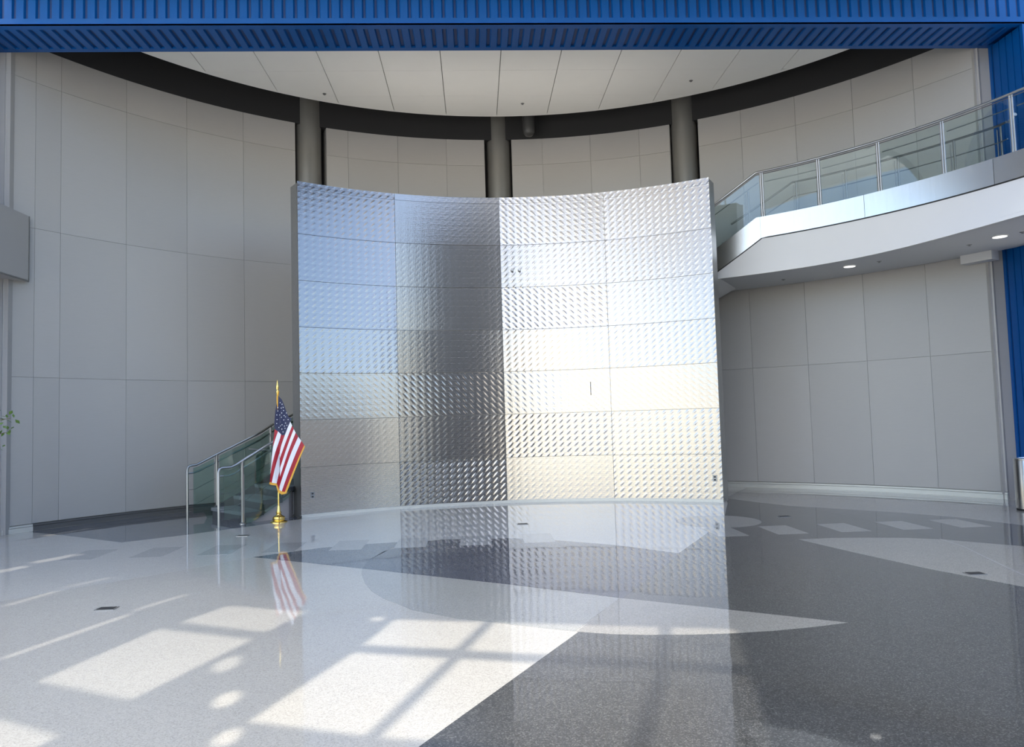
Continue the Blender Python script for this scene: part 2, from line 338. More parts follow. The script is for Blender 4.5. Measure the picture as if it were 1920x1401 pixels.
# gallery stub on the left pier
mb = MB(); mb.box(-9.0, -7.19, 8.6, 12.16, 4.03, 5.10); bk = mb.build('wall_bulkhead', M['wall'])
tag(bk, kind='structure')
mb = MB(); mb.box(-7.20, -7.185, 8.6, 12.165, 4.02, 4.045); mb.box(-7.20, -7.185, 12.14, 12.165, 4.045, 5.1); mb.build('edge_bead', M['edge'], bk)

# ------------------------------------------------------------------ ceiling disc
RC = 8.52
mb = MB(); mb.prism([P(RC-.01, x, 0)[:2] for x in rng(20, 160, 3)], 8.27, 8.40)
ceil = mb.build('ceiling', M['ceilgap']); tag(ceil, kind='structure')
mb = MB(); mb.sweep(rng(20, 160, 2), RC-.07, RC, 8.235, 8.42, C0); mb.build('ceiling_rim', M['ceil'], ceil, 30)
def clip_cell(poly):
    circ = [P(RC-.075, x, 0)[:2] for x in range(0, 360, 3)]
    for i in range(len(circ)):
        a, b_ = circ[i], circ[(i+1) % len(circ)]; out = []
        side = lambda p: (b_[0]-a[0])*(p[1]-a[1])-(b_[1]-a[1])*(p[0]-a[0])
        for k in range(len(poly)):
            p, q = poly[k], poly[(k+1) % len(poly)]; sp_, sq = side(p), side(q)
            if sp_ >= 0: out.append(p)
            if (sp_ >= 0) != (sq >= 0):
                t_ = sp_/(sp_-sq); out.append((p[0]+t_*(q[0]-p[0]), p[1]+t_*(q[1]-p[1])))
        poly = out
        if len(poly) < 3: return None
    return poly
for i in range(-8, 8):
    for j in range(-3, 3):
        x0 = 0.62+1.1025*i; y0 = 13.64+1.1*j
        if y0+1.1 < 10.8: continue
        pg = clip_cell([(x0+.007, y0+.0025), (x0+1.0955, y0+.0025), (x0+1.0955, y0+1.0975), (x0+.007, y0+1.0975)])
        if pg:
            A = abs(sum(pg[k][0]*pg[(k+1) % len(pg)][1]-pg[(k+1) % len(pg)][0]*pg[k][1] for k in range(len(pg))))/2
            if A > .01:
                mb = MB(); mb.prism(pg, 8.23, 8.268); mb.build('ceiling_panel', M['ceil'], ceil)

# ------------------------------------------------------------------ round columns
for (x, y), lab in (((-3.50, 15.84), 'grey round column behind the left end of the metal screen'), ((0.68, 16.85), 'grey round column standing in the middle slot of the curved wall'), ((4.80, 15.85), 'grey round column behind the right end of the metal screen')):
    o = MB(); o.lathe([(0.275, 0), (0.275, 9.0)], 40); e = o.build('round_column', M['column'], None, 40); e.location = (x, y, 0)
    tag(e, lab, 'column')
mb = MB(); mb.lathe([(0.02, 7.95), (0.09, 7.97), (0.13, 8.03), (0.14, 8.12), (0.14, 9.2)], 20); pp = mb.build('drain_pipe', paint('dark_pipe', (0.05, 0.05, 0.05), .5), None, 50)
pp.location = (1.36, 16.25, 0); tag(pp, 'dark rounded pipe end hanging in the dark band beside the middle column', 'pipe')

# ------------------------------------------------------------------ blue corrugated beam and jamb
YF, YB, ZB, XJ = 11.127, 11.90, 7.73, 8.998
be = empty('corrugated_beam', (0.7, 11.5, 7.73)); tag(be, 'blue corrugated metal beam spanning the top of the opening', 'beam')
def place(o, p): o.location = Vector(o.location)-p.location; return o
def bpart(mb, name, mat, root=be, smooth=None):
    o = mb.build(name, mat, root, smooth); o.location = -root.location; return o
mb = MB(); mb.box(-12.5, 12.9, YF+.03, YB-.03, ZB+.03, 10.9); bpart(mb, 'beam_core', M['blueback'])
mb = MB(); mb.box(-12.5, 12.9, YF-.012, YF+.04, ZB, ZB+.115); mb.box(-12.5, 12.9, YF-.012, YF+.10, ZB-.002, ZB+.03); bpart(mb, 'front_flashing', M['blue'])
mb = MB(); mb.box(-12.5, 12.9, YB-.09, YB+.01, ZB-.002, ZB+.10); bpart(mb, 'back_flashing', M['blue'])
pitch = 0.1755
def rib_mesh(L, w, d, axis):
    m_ = MB(); a, b_ = w/2, w/2-.018
    if axis == 'v': m_.add([(-a, 0, 0), (a, 0, 0), (b_, -d, 0), (-b_, -d, 0), (-a, 0, L), (a, 0, L), (b_, -d, L), (-b_, -d, L)], [(0, 1, 2, 3), (4, 7, 6, 5), (0, 4, 5, 1), (1, 5, 6, 2), (2, 6, 7, 3), (3, 7, 4, 0)])
    else: m_.add([(-a, 0, 0), (a, 0, 0), (b_, 0, -d), (-b_, 0, -d), (-a, L, 0), (a, L, 0), (b_, L, -d), (-b_, L, -d)], [(0, 1, 2, 3), (4, 7, 6, 5), (0, 4, 5, 1), (1, 5, 6, 2), (2, 6, 7, 3), (3, 7, 4, 0)])
    return m_
rv = rib_mesh(2.4, 0.145, 0.035, 'v').build('face_rib', M['blue'], be)
rs = rib_mesh(YB-YF-.17, 0.135, 0.035, 'h').build('soffit_rib', M['blue'], be)
for i in range(-75, 75):
    x = 0.62+i*pitch
    if -12.4 < x < 12.8:
        o = rv if rv.location.length == 0 else rv.copy()
        if o is not rv: COL.objects.link(o); o.parent = be
        o.location = Vector((x, YF+.032, ZB+.115))-be.location
    if -12.4 < x < XJ-.1:
        o = rs if rs.location.length == 0 else rs.copy()
        if o is not rs: COL.objects.link(o); o.parent = be
        o.location = Vector((x, YF+.085, ZB+.034))-be.location
jr = empty('corrugated_pillar', (XJ+.5, 11.5, 0)); tag(jr, 'blue corrugated metal pillar at the right end of the beam', 'pillar')
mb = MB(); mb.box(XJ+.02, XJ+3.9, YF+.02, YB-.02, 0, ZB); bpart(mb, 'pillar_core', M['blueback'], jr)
mb = MB(); mb.box(XJ, XJ+.10, YF-.012, YF+.05, 0, ZB); bpart(mb, 'corner_flashing', M['blue'], jr)
mb = MB(); mb.box(XJ, XJ+.10, YB-.05, YB+.01, 0, ZB); bpart(mb, 'corner_flashing', M['blue'], jr)
jm = None
for y in (11.21, 11.365, 11.52, 11.675):
    mb = MB(); mb.box(XJ+.006, XJ+.03, y, y+.135, 0, ZB-.004); bpart(mb, 'pillar_rib', M['blue'], jr)
for i in range(14):
    mb = MB(); x = XJ+.14+i*pitch; mb.box(x, x+.14, YF-.006, YF+.03, 0, ZB-.003); bpart(mb, 'pillar_rib', M['blue'], jr)

jl = empty('corrugated_pillar', (-9.6, 11.5, 0)); tag(jl, 'blue corrugated metal pillar just outside the left picture edge', 'pillar')
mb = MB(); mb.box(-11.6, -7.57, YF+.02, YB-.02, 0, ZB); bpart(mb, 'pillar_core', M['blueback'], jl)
for y in (11.15, 11.305, 11.46, 11.615, 11.77):
    mb = MB(); mb.box(-7.58, -7.55, y, y+.135 if y < 11.7 else y+.12, 0, ZB-.004); bpart(mb, 'pillar_rib', M['blue'], jl)

# ------------------------------------------------------------------ embossed metal screen
SCc = (0.707, 7.249); SR = 6.622
TH = [124.15, 108.68, 91.45, 74.1, 57.15]
ZS = [5.823, 4.896, 4.078, 3.266, 2.469, 1.660, 0.848, 0.045]
scr = empty('metal_screen', (0.7, 13.87, 0)); tag(scr, 'tall concave screen of embossed stainless sheets in the middle of the hall', 'screen')
def spart(mb, name, mat, smooth=None):
    o = mb.build(name, mat, scr, smooth); o.location = -scr.location; return o
mb = MB(); mb.sweep(rng(TH[4]+.02, TH[0]-.02, 1.5), SR+.028, SR+.33, 0.0, 5.80, SCc); spart(mb, 'screen_core', M['edge'], 30)
mb = MB(); mb.sweep(rng(TH[4]+.02, TH[0]-.02, 1.5), SR-.01, SR+.06, 0.0, 0.05, SCc); spart(mb, 'base_trim', M['base'], 30)
mb = MB(); mb.box(-2.6, 4.0, 13.95, 14.12, 5.802, 5.83) if False else mb.sweep(rng(66, 114, 2), SR+.10, SR+.26, 5.801, 5.835, SCc); spart(mb, 'uplight_trough', M['edge'], 30)  # hidden tray added under the fill lamps
for a_ in (70, 80, 90, 100, 110):  # unseen warm fill lamps added to brighten the ceiling and upper walls
    al = bpy.data.lights.new('uplight', 'AREA'); al.shape = 'RECTANGLE'; al.size = 1.05; al.size_y = .12; al.energy = 5.0; al.color = (1, .90, .78)
    ao = bpy.data.objects.new('uplight', al); COL.objects.link(ao); ao.location = (SCc[0]+(SR+.18)*math.cos(a_*D2R), SCc[1]+(SR+.18)*math.sin(a_*D2R), 5.85)
    ao.rotation_euler = (math.pi-.35, 0, (a_-90)*D2R); ao.parent = scr; ao.location = ao.location-scr.location
# sheet finish: (lean sideways, dimple depth, lean up, stroke slant)
TI = {0: 0.03, 1: 0.015, 2: -0.05, 3: 0.0}
UP = {0: [.10, .09, .08, .06, .03, 0, 0], 1: [.02, 0, 0, 0, 0, 0, 0], 2: [.02, .02, .02, .02, .02, 0, 0], 3: [.02, .02, .02, .02, .02, .02, .02]}
DEP = [[.45, .45, .55, .45, .30, .10, .06], [.10, .10, .10, .14, .45, .35, .95],
       [.85, .40, 1.0, .45, .50, .80, .20], [.55, .40, .35, .50, .30, .65, .65]]
for c in range(4):
    for r in range(8):
        if r == 0: z1, z0 = ZS[0], ZS[0]-.115
        elif r == 1: z1, z0 = ZS[0]-.120, ZS[1]+.004
        else: z1, z0 = ZS[r-1]-.004, ZS[r]+.004
        th0, th1 = TH[c]-.03, TH[c+1]+.03
        n = 16; vs = []; fs = []; uvs = []
        for i in range(n+1):
            a = th0+(th1-th0)*i/n; ca, sa = math.cos(a*D2R), math.sin(a*D2R); uu = (TH[0]-a)*D2R*SR
            for z in (z0, z1): vs.append((SCc[0]+SR*ca, SCc[1]+SR*sa, z)); uvs.append((uu, z))
        for i in range(n): fs.append((2*i, 2*i+2, 2*i+3, 2*i+1))
        m2 = len(vs)
        for i in range(n+1):
            a = th0+(th1-th0)*i/n; ca, sa = math.cos(a*D2R), math.sin(a*D2R); uu = (TH[0]-a)*D2R*SR
            for z in (z0, z1): vs.append((SCc[0]+(SR+.024)*ca, SCc[1]+(SR+.024)*sa, z)); uvs.append((uu, z))
        for i in range(n):
            fs.append((m2+2*i, m2+2*i+1, m2+2*i+3, m2+2*i+2))
            fs.append((2*i, m2+2*i, m2+2*i+2, 2*i+2)); fs.append((2*i+1, 2*i+3, m2+2*i+3, m2+2*i+1))
        fs.append((0, 1, m2+1, m2)); fs.append((2*n, m2+2*n, m2+2*n+1, 2*n+1))
        me = bpy.data.meshes.new('embossed_sheet'); me.from_pydata(vs, [], fs)
        ul = me.uv_layers.new(name='uv')
        for lp in me.loops: ul.data[lp.index].uv = uvs[lp.vertex_index]
        me.materials.append(M['emboss'])
        for p in me.polygons: p.use_smooth = (abs(p.normal.z) < .5 and p.index < n*3)
        bm = bmesh.new(); bm.from_mesh(me)
        for e in bm.edges:
            if len(e.link_faces) == 2 and e.calc_face_angle(0) > .5: e.smooth = False
        bm.to_mesh(me); bm.free()
        o = bpy.data.objects.new('embossed_sheet', me); COL.objects.link(o); o.parent = scr; o.location = -scr.location
        rr = max(0, r-1)
        o.color = (0.5+TI[c]+random.uniform(-.01, .01), DEP[c][rr], 0.5+UP[c][rr]+random.uniform(-.006, .006), 0.0 if c in (0, 1, 3) and rr != 4 else (1.0 if rr in (0, 2, 4) else 0.0))
# slots and small fittings in the screen
def SP(th, z, d=0.0): return Vector((SCc[0]+(SR-d)*math.cos(th*D2R), SCc[1]+(SR-d)*math.sin(th*D2R), z))
def on_screen(name, th, z, w, h, d, mat, sub=()):
    mb = MB(); mb.box(-w/2, w/2, 0, d, -h/2, h/2); o = mb.build(name, mat); o.location = SP(th, z, d-.001)
    o.rotation_euler.z = (th-90)*D2R; return o
def outlet(th, z, label):
    o = on_screen('wall_outlet', th, z, .075, .115, .010, M['plate']); tag(o, label, 'outlet')
    for dz in (-.026, .026):
        mb = MB(); mb.box(-.017, .017, -.003, .004, dz-.014, dz+.014); s_ = mb.build('socket', M['black'], o)
outlet(122.4, 0.37, 'small metal power outlet low on the left end of the metal screen')
outlet(58.3, 0.42, 'small metal power outlet low on the right end of the metal screen')
for th, lab in ((89.6, 'left of two small round anchors on the pale side of the metal screen'), (88.4, 'right of two small round anchors on the pale side of the metal screen')):
    mb = MB(); mb.lathe([(.028, 0), (.028, .02), (.016, .035), (.016, .06), (.022, .065), (.022, .075)], 14)
    o = mb.build('wall_anchor', M['tube'], None, 30); o.location = SP(th, 4.40, -.002); o.rotation_euler = (math.pi/2, 0, (th-90)*D2R); tag(o, lab, 'anchor')
o = on_screen('wall_slot', 77.3, 2.10, .012, .25, .006, M['black']); o.name = 'slot_cover'; tag(o, 'thin dark upright slot in the pale side of the metal screen', 'slot')
mb = MB(); mb.box(-.03, .03, -.03, .03, 0, .045); mb.box(-.018, .018, -.05, -.03, .008, .03); o = mb.build('door_stop', M['black']); o.location = SP(124.6, 0.0, .06); tag(o, 'small black floor stop at the left foot of the metal screen', 'stop')

# ------------------------------------------------------------------ gallery on the right
gal = empty('gallery', (*P(8.4, 40, 0)[:2], 4.15)); tag(gal, 'curved white upper gallery with steel edge and glass railing on the right', 'balcony')
def gpart(mb, name, mat, smooth=30, root=gal):
    o = mb.build(name, mat, root, smooth); o.location = -root.location; return o
RE = 7.68
def interp(tab, a):
    for (a0, v0), (a1, v1) in zip(tab, tab[1:]):
        if a0 >= a >= a1: return v0+(v1-v0)*(a0-a)/(a0-a1)
    return tab[-1][1] if a < tab[-1][0] else tab[0][1]
rsof = lambda a: interp([(60, 7.66), (46, 7.67), (39.5, 7.62), (36, 7.55), (32.6, 7.47), (29.6, 7.39), (25.5, 7.29), (20, 7.20), (8, 7.10)], a)
def rout(a): return min(9.28, (8.96-C0[0])/math.cos(a*D2R))
zst = lambda a: 5.22 if a < 52.4 else 5.22-.081*(a-52.4)
zsb = lambda a: 4.83 if a < 51.7 else 4.83-.0815*(a-51.7)
GE = 8.0
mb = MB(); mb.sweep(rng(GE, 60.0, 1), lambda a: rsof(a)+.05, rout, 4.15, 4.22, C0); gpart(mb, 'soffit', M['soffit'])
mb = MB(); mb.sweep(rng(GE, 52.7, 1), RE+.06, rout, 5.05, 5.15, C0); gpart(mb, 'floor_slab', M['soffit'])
# white fascia: ruled between steel edge and soffit edge
def ruled(ths, rb, zb, rt, zt, thick):
    mb = MB(); vs = []; fs = []; g = lambda f, a: f(a) if callable(f) else f
    for a in ths:
        for r_, z_ in ((g(rb, a), g(zb, a)), (g(rb, a)+thick, g(zb, a)), (g(rt, a)+thick, g(zt, a)), (g(rt, a), g(zt, a))): vs.append(P(r_, a, z_))
    for i in range(len(ths)-1):
        for j in range(4): fs.append((i*4+j, i*4+(j+1) % 4, i*4+4+(j+1) % 4, i*4+4+j))
    e = (len(ths)-1)*4; fs += [(3, 2, 1, 0), (e, e+1, e+2, e+3)]; mb.add(vs, fs); return mb
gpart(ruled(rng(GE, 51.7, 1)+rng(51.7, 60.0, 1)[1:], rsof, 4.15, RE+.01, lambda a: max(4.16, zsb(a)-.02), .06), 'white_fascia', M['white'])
mb = MB(); mb.sweep(rng(GE, 60.0, 1), RE+.012, RE+.06, lambda a: max(4.155, zsb(a)-.03), lambda a: zsb(a)+.01, C0); gpart(mb, 'shadow_gap', M['black'])
for a, b_ in ((GE, 23.0), (23.05, 38.1), (38.15, 51.85)):
    mb = MB(); mb.sweep(rng(a, b_, 1), RE-.006, RE+.07, zsb, zst, C0); gpart(mb, 'steel_panel', M['steel'])
mb = MB(); mb.sweep([51.88]+rng(52.4, 62, 1), RE-.006, RE+.07, zsb, zst, C0); gpart(mb, 'steel_panel', M['steel'])
# posts, glass, handrail
zr = lambda a: 6.08 if a < 52.2 else 6.08-.0765*(a-52.2)
posts = [51.45-7.65*k for k in range(0, 6)]
for a in posts:
    mb = MB()
    for da in (-.13, .13):
        p0 = P(RE+.02, a+da, 5.0); p1 = P(RE+.02, a+da, 6.06); mb.tube([p0, p1], .014, 8)
    gpart(mb, 'post', M['tube'])
for i in range(len(posts)-1):
    mb = MB(); mb.sweep(rng(posts[i+1]+.32, posts[i]-.32, 1), RE+.014, RE+.026, 5.16, 6.02, C0); gpart(mb, 'glass_panel', M['glass'])
    mb = MB(); mb.tube([P(RE+.09, x, 5.90) for x in rng(posts[i+1]+.3, posts[i]-.3, 1)], .009, 8); gpart(mb, 'inner_rail', M['darksteel'])
mb = MB(); mb.sweep(rng(51.75, 52.35, .6)+rng(52.6, 61, 1), RE+.014, RE+.026, lambda a: zst(a)-.03, lambda a: zr(a)-.06, C0); gpart(mb, 'glass_panel', M['glass'])
mb = MB(); mb.tube([P(RE+.09, x, zr(x)-.18) for x in rng(52.0, 61, 1)], .009, 8); gpart(mb, 'inner_rail', M['darksteel'])
mb = MB(); mb.tube([P(RE+.02, x, zr(x)) for x in rng(GE, 51.5, 1)+[52.2]+rng(52.5, 61, 1)], .021, 12); gpart(mb, 'handrail', M['tube'])
mb = MB(); mb.tube([P(RE+.02, x, zr(x)-.045) for x in rng(GE, 51.5, 1)+[52.2]+rng(52.5, 61, 1)], .008, 6); gpart(mb, 'glass_cap_rail', M['darksteel'])
# wall side railing of the gallery (seen through the glass)
RI = 8.98
for dz, rr in ((6.14, .020), (5.86, .010), (5.58, .010), (5.34, .010)):
    mb = MB(); mb.tube([P(RI if x > 27 else RI-(27-x)*.06, x, dz if x < 50 else dz-.08*(x-50)) for x in rng(26, 58, 1)], rr, 8); gpart(mb, 'wall_side_rail', M['darksteel'])
for a in (55.6, 49.5, 43.5, 37.5, 31.5, 26.8):
    mb = MB(); mb.tube([P(RI, a, 5.1), P(RI, a, 6.13)], .018, 8); mb.tube([P(RI, a+.35, 5.1), P(RI, a+.35, 6.08)], .010, 8); gpart(mb, 'wall_side_post', M['darksteel'])
mb = MB(); mb.tube([P(RI, 26, 6.14), P(RI-.05, 25.5, 6.17), P(RI-.10, 25.0, 6.20)], [.02, .024, .03], 10); gpart(mb, 'rail_end', M['tube'])
# downlights and sprinklers under the gallery
def downlight(x, y, lab):
    e = empty('downlight', (x, y, 4.15)); tag(e, lab, 'light')
    mb = MB(); mb.lathe([(.105, -.012), (.118, -.006), (.118, .0)], 28); mb.build('trim_ring', M['white'], e, 30)
    mb = MB(); mb.lathe([(.02, -.020), (.098, -.014), (.098, -.002)], 28); mb.build('lens', M['lamp'], e, 30)
downlight(6.80, 12.80, 'round lit downlight under the gallery nearer the metal screen')
downlight(8.07, 10.71, 'round lit downlight under the gallery nearer the blue pillar')
def sprinkler(x, y, z, lab):
    mb = MB(); mb.lathe([(.010, -.024), (.022, -.022), (.022, -.019), (.008, -.016), (.008, -.005), (.038, -.004), (.038, 0)], 14)
    o = mb.build('sprinkler_head', M['plate'], None, 30); o.location = (x, y, z); tag(o, lab, 'sprinkler')
sprinkler(6.09, 14.0, 4.15, 'small sprinkler head under the gallery close to the metal screen')
sprinkler(7.14, 12.43, 4.15, 'small sprinkler head under the gallery right of the first downlight')
sprinkler(7.97, 11.26, 4.15, 'small sprinkler head under the gallery just left of the second downlight')
sprinkler(8.25, 10.47, 4.15, 'small sprinkler head under the gallery at the right picture edge')
sprinkler(-2.89, 14.61, 8.23, 'small sprinkler head in the ceiling above the left column')
sprinkler(1.15, 15.14, 8.23, 'small sprinkler head in the ceiling right of the middle column')
sprinkler(4.47, 14.13, 8.23, 'small sprinkler head in the ceiling near the right column')
mb = MB(); mb.sweep(rng(28.8, 31.9, 1), 9.08, 9.32, 4.00, 4.149, C0); o = mb.build('duct_cover', M['soffit'], None, 30); tag(o, 'small pale duct cover under the gallery next to the blue pillar', 'duct cover')

# ------------------------------------------------------------------ staircase curving up behind the screen
st = empty('staircase', (*P(7.4, 130, 0)[:2], 0)); tag(st, 'curved staircase with glass and steel tube railings left of the metal screen', 'staircase')
def rin_(a): return interp([(140, 6.70), (125.5, 6.70), (123, 7.00), (119, 7.12), (100, 7.35), (62, 7.66), (50, 7.70)], a)
def rout_(a): return min(9.25, rin_(a)+1.36)
def spt(mb, name, mat, smooth=30): return gpart(mb, name, mat, smooth, st)
TH0 = 132.0; d1 = 2.77; H = 5.20/30; d2 = 2.27
tstart = [TH0-d1*i for i in range(15)]               # 15 treads up to the landing
a_land = 52.9+14*d2
znose = lambda a: max(0.0, min(15*H, H/d1*(TH0-a)+.0))
def zn2(a):
    if a > tstart[-1]: return max(0, H/d1*(TH0-a))
    if a > a_land: return 15*H
    return min(30*H, 15*H+H/d2*(a_land-a))
for i in range(30):
    if i < 15: a1 = tstart[i]; a0 = a1-d1 if i < 14 else a_land
    else: a1 = a_land-d2*(i-15); a0 = a1-d2
    if i == 29: continue
    z = H*(i+1)
    mb = MB(); mb.sweep(rng(a0-.15, a1, 1.5), lambda a: rin_(a)+.03, lambda a: rout_(a)-.03, z-.055, z, C0); spt(mb, 'tread', M['tread'])
    mb = MB(); mb.sweep([a1-.35, a1-.10], lambda a: rin_(a)+.06, lambda a: rout_(a)-.06, max(0.001, z-H), z-.056, C0); spt(mb, 'riser', M['treaddark'])
    if i < 6:
        mb = MB(); mb.sweep(rng(a0, a1, 1.5), lambda a: rin_(a)-.005, lambda a: rin_(a)+.028, z-.07, z-.002, C0); spt(mb, 'tread_nosing', M['treaddark'])
# closure below the flights
mb = MB(); mb.sweep(rng(TH0-.4, 124.4, 1), lambda a: rin_(a)+.045, lambda a: rin_(a)+.12, 0.0, lambda a: max(.1, zn2(a)-.02), C0); spt(mb, 'closure_wall', M['understair'])
mb = MB(); mb.sweep(rng(124.3, 53.2, 1.5), lambda a: rin_(a)+.04, lambda a: rin_(a)+.10, lambda a: zn2(a)-.45, lambda a: zn2(a)-.06, C0); spt(mb, 'inner_stringer', M['white'])
mb = MB(); mb.sweep(rng(TH0-.4, 53.2, 1.5), lambda a: rout_(a)-.06, lambda a: rout_(a), lambda a: max(0, zn2(a)-.30), lambda a: zn2(a)+.16, C0); spt(mb, 'outer_stringer', M['darksteel'])
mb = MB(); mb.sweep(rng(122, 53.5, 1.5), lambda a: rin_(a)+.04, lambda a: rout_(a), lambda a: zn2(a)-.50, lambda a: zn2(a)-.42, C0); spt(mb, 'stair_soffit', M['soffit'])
zrl = lambda a: max(0.935, 1.0+.0626*(132.8-a)) if a > 100 else 1.0+.0626*32.8+(0.0 if a > a_land else H/d2*(a_land-a))
# railings: inner one near the camera, outer one by the wall
def railing(rf, a_in, a_end, posts_, glassed):
    k = a_in; pth = [P(rf(k), k, 0.0), P(rf(k), k, .86), P(rf(k), k-.15, .915), P(rf(k), k-.5, .935)]
    pth += [P(rf(x), x, zrl(x)) for x in rng(k-1.0, a_end, .8)]
    mb = MB(); mb.tube(pth, .021, 12); spt(mb, 'handrail', M['tube'])
    mb = MB(); mb.tube([P(rf(x)+.05, x, zrl(x)-.14 if x < 134 else .80) for x in rng(k-.1, a_end, .8)], .016, 10); spt(mb, 'lower_handrail', M['tube'])
    for a in posts_:
        mb = MB(); mb.tube([P(rf(a), a, 0.0 if a > 131 else zn2(a)-.1), P(rf(a), a, zrl(a))], .022, 10)
        if a > 131: mb.tube([P(rf(a)+.015, a-.30, .0), P(rf(a)+.015, a-.30, .80)], .010, 8); mb.lathe([(.05, 0), (.05, .012), (.03, .03)], 14, P(rf(a), a, 0))
        spt(mb, 'post', M['tube'])
    ed = [k-.45]+posts_+[a_end]
    for i in range(len(ed)-1):
        mb = MB(); mb.sweep(rng(ed[i]-.35, ed[i+1]+.35, .8), lambda a: rf(a)+.004, lambda a: rf(a)+.016, lambda a: .10 if a > 132.4 else zn2(a)-.05, lambda a: zrl(a)-.05, C0); spt(mb, 'glass_panel', M['stairglass'])
    for dz in (.42, .68):
        mb = MB(); mb.tube([P(rf(x)+.03, x, max(.22, zrl(x)-dz)) for x in rng(k-.3, a_end, .8)], .005, 6); spt(mb, 'cable_rail', M['darksteel'])
railing(lambda a: rin_(a)-.02, 135.8, 124.9, [132.4], True)
railing(lambda a: rout_(a)-.02, 134.9, 112.0, [131.2, 123.6, 116.0], True)
mb = MB(); mb.tube([P(7.5, 128.6, 1.18), P(7.3, 127.6, 1.16), P(6.9, 126.0, 1.15)], .012, 8); spt(mb, 'rail_return', M['tube'])

# ------------------------------------------------------------------ flag on its stand
FL = Vector((-3.27, 12.30, 0)); fs_ = empty('flag_stand', FL); tag(fs_, 'flag with stars and stripes on a brass pole stand in front of the stairs', 'flag')
fs_.rotation_euler.z = -0.10
mb = MB(); mb.lathe([(.135, 0), (.135, .012), (.125, .022), (.09, .035), (.10, .055), (.095, .09), (.05, .115), (.035, .14), (.045, .16), (.03, .185), (.022, .25), (.018, .27)], 32); mb.build('stand_base', M['gold'], fs_, 35)
mb = MB(); mb.lathe([(.0145, .24), (.0145, 2.12)], 14); mb.build('pole', M['gold'], fs_, 35)
mb = MB(); mb.lathe([(.02, 2.12), (.026, 2.135), (.014, 2.15), (.018, 2.17), (.024, 2.20), (.018, 2.25), (.006, 2.31), (.002, 2.335)], 14); mb.build('finial', M['gold'], fs_, 60)
flag = empty('flag', (0, 0, 0)); flag.parent = fs_; flag['label'] = 'flag cloth with stars, stripes and gold fringe'
def FX(zx, zy): return ((zx-(285+(zy-100)*.0235))*.001875, (1300-zy)*.001875)
def fold(zx, zy):
    t_ = (1300-zy)/1300
    k = min(1, max(0, (zy-200)/500))
    if zx < 320: y = -.03-.05*k*math.sin(max(0, min(1, (zx-235)/85))*math.pi)
    else: y = -.03-.075*k*math.sin(max(0, min(1, (zx-320)/(235)))*math.pi*.8)
    return y+.010*math.sin(zx*.05+zy*.012)
def cloth(name, pts, mat, off=0.0, th=.004, step=.03):
    bm = bmesh.new(); vs = [bm.verts.new((p[0], p[1], 0)) for p in pts]
    
    for t3 in tessellate_polygon([[Vector((p[0], p[1], 0)) for p in pts]]):
        try: bm.faces.new([vs[i] for i in t3])
        except ValueError: pass
    bmesh.ops.recalc_face_normals(bm, faces=bm.faces)
    for _ in range(4):
        es = [e for e in bm.edges if e.calc_length() > 26]
        if not es: break
        bmesh.ops.subdivide_edges(bm, edges=es, cuts=1); bmesh.ops.triangulate(bm, faces=[q for q in bm.faces if len(q.verts) > 3])
    r_ = bmesh.ops.extrude_face_region(bm, geom=list(bm.faces)); nv = [g for g in r_['geom'] if isinstance(g, bmesh.types.BMVert)]
    ns = set(nv)
    for v in bm.verts:
        x, z = FX(v.co.x, v.co.y); y = fold(v.co.x, v.co.y)-off+(th if v in ns else 0)
        v.co = (x, y, z)
    bmesh.ops.recalc_face_normals(bm, faces=bm.faces)
    me = bpy.data.meshes.new(name); bm.to_mesh(me); bm.free(); me.materials.append(mat)
    o = bpy.data.objects.new(name, me); COL.objects.link(o); o.parent = flag; return o
cloth('canton', [(300, 195), (330, 230), (365, 310), (400, 385), (424, 398), (412, 430), (392, 480), (370, 540), (345, 545), (315, 520), (280, 490), (272, 440), (280, 330), (290, 260)], M['navy'])
ST = [('red', [(276, 490), (304, 508), (266, 640), (262, 640)]),
      ('wht', [(304, 508), (315, 520), (332, 536), (290, 690), (245, 875), (252, 750), (266, 640)]),
      ('red', [(332, 536), (345, 545), (368, 541), (340, 620), (318, 700), (262, 952), (238, 946), (245, 875), (290, 690)]),
      ('wht', [(318, 700), (320, 760), (318, 860), (300, 960), (262, 952)]),
      ('red', [(318, 860), (322, 930), (318, 1015), (300, 958)]),
      ('wht', [(414, 428), (432, 462), (322, 745), (320, 680), (340, 620), (370, 540), (392, 480)]),
      ('red', [(432, 462), (450, 492), (322, 830), (322, 745)]),
      ('wht', [(450, 492), (470, 525), (322, 905), (322, 830)]),
      ('red', [(470, 525), (492, 560), (322, 985), (322, 905)]),
      ('wht', [(492, 560), (517, 597), (348, 1030), (320, 1018), (322, 985)]),
      ('red', [(517, 597), (545, 635), (378, 1035), (348, 1030)])]
for k, pts in ST: cloth('stripe', pts, M[k])
cloth('fringe', [(545, 635), (552, 648), (392, 1048), (350, 1058), (312, 1040), (296, 978), (232, 966), (238, 946), (300, 960), (320, 1018), (348, 1030), (378, 1035)], M['fringe'], .003, .006)
mb = MB(); mb.tube([(.03, -.03, 2.15), (.012, -.035, 2.05), (.010, -.03, 1.9), (.004, -.03, 1.72)], [.012, .016, .014, .006], 8); o = mb.build('gold_cord', M['fringe'], flag, 40)
SPOT = [(300, 330), (318, 258), (334, 272), (326, 305), (350, 328), (292, 365), (314, 366), (332, 348), (330, 386), (294, 405), (358, 372), (372, 384), (322, 428), (356, 410), (292, 440), (324, 462), (340, 452), (310, 475), (374, 438), (396, 408), (364, 464), (340, 490), (370, 484), (352, 515), (300, 300), (344, 300), (380, 350), (386, 458)]
star0 = None
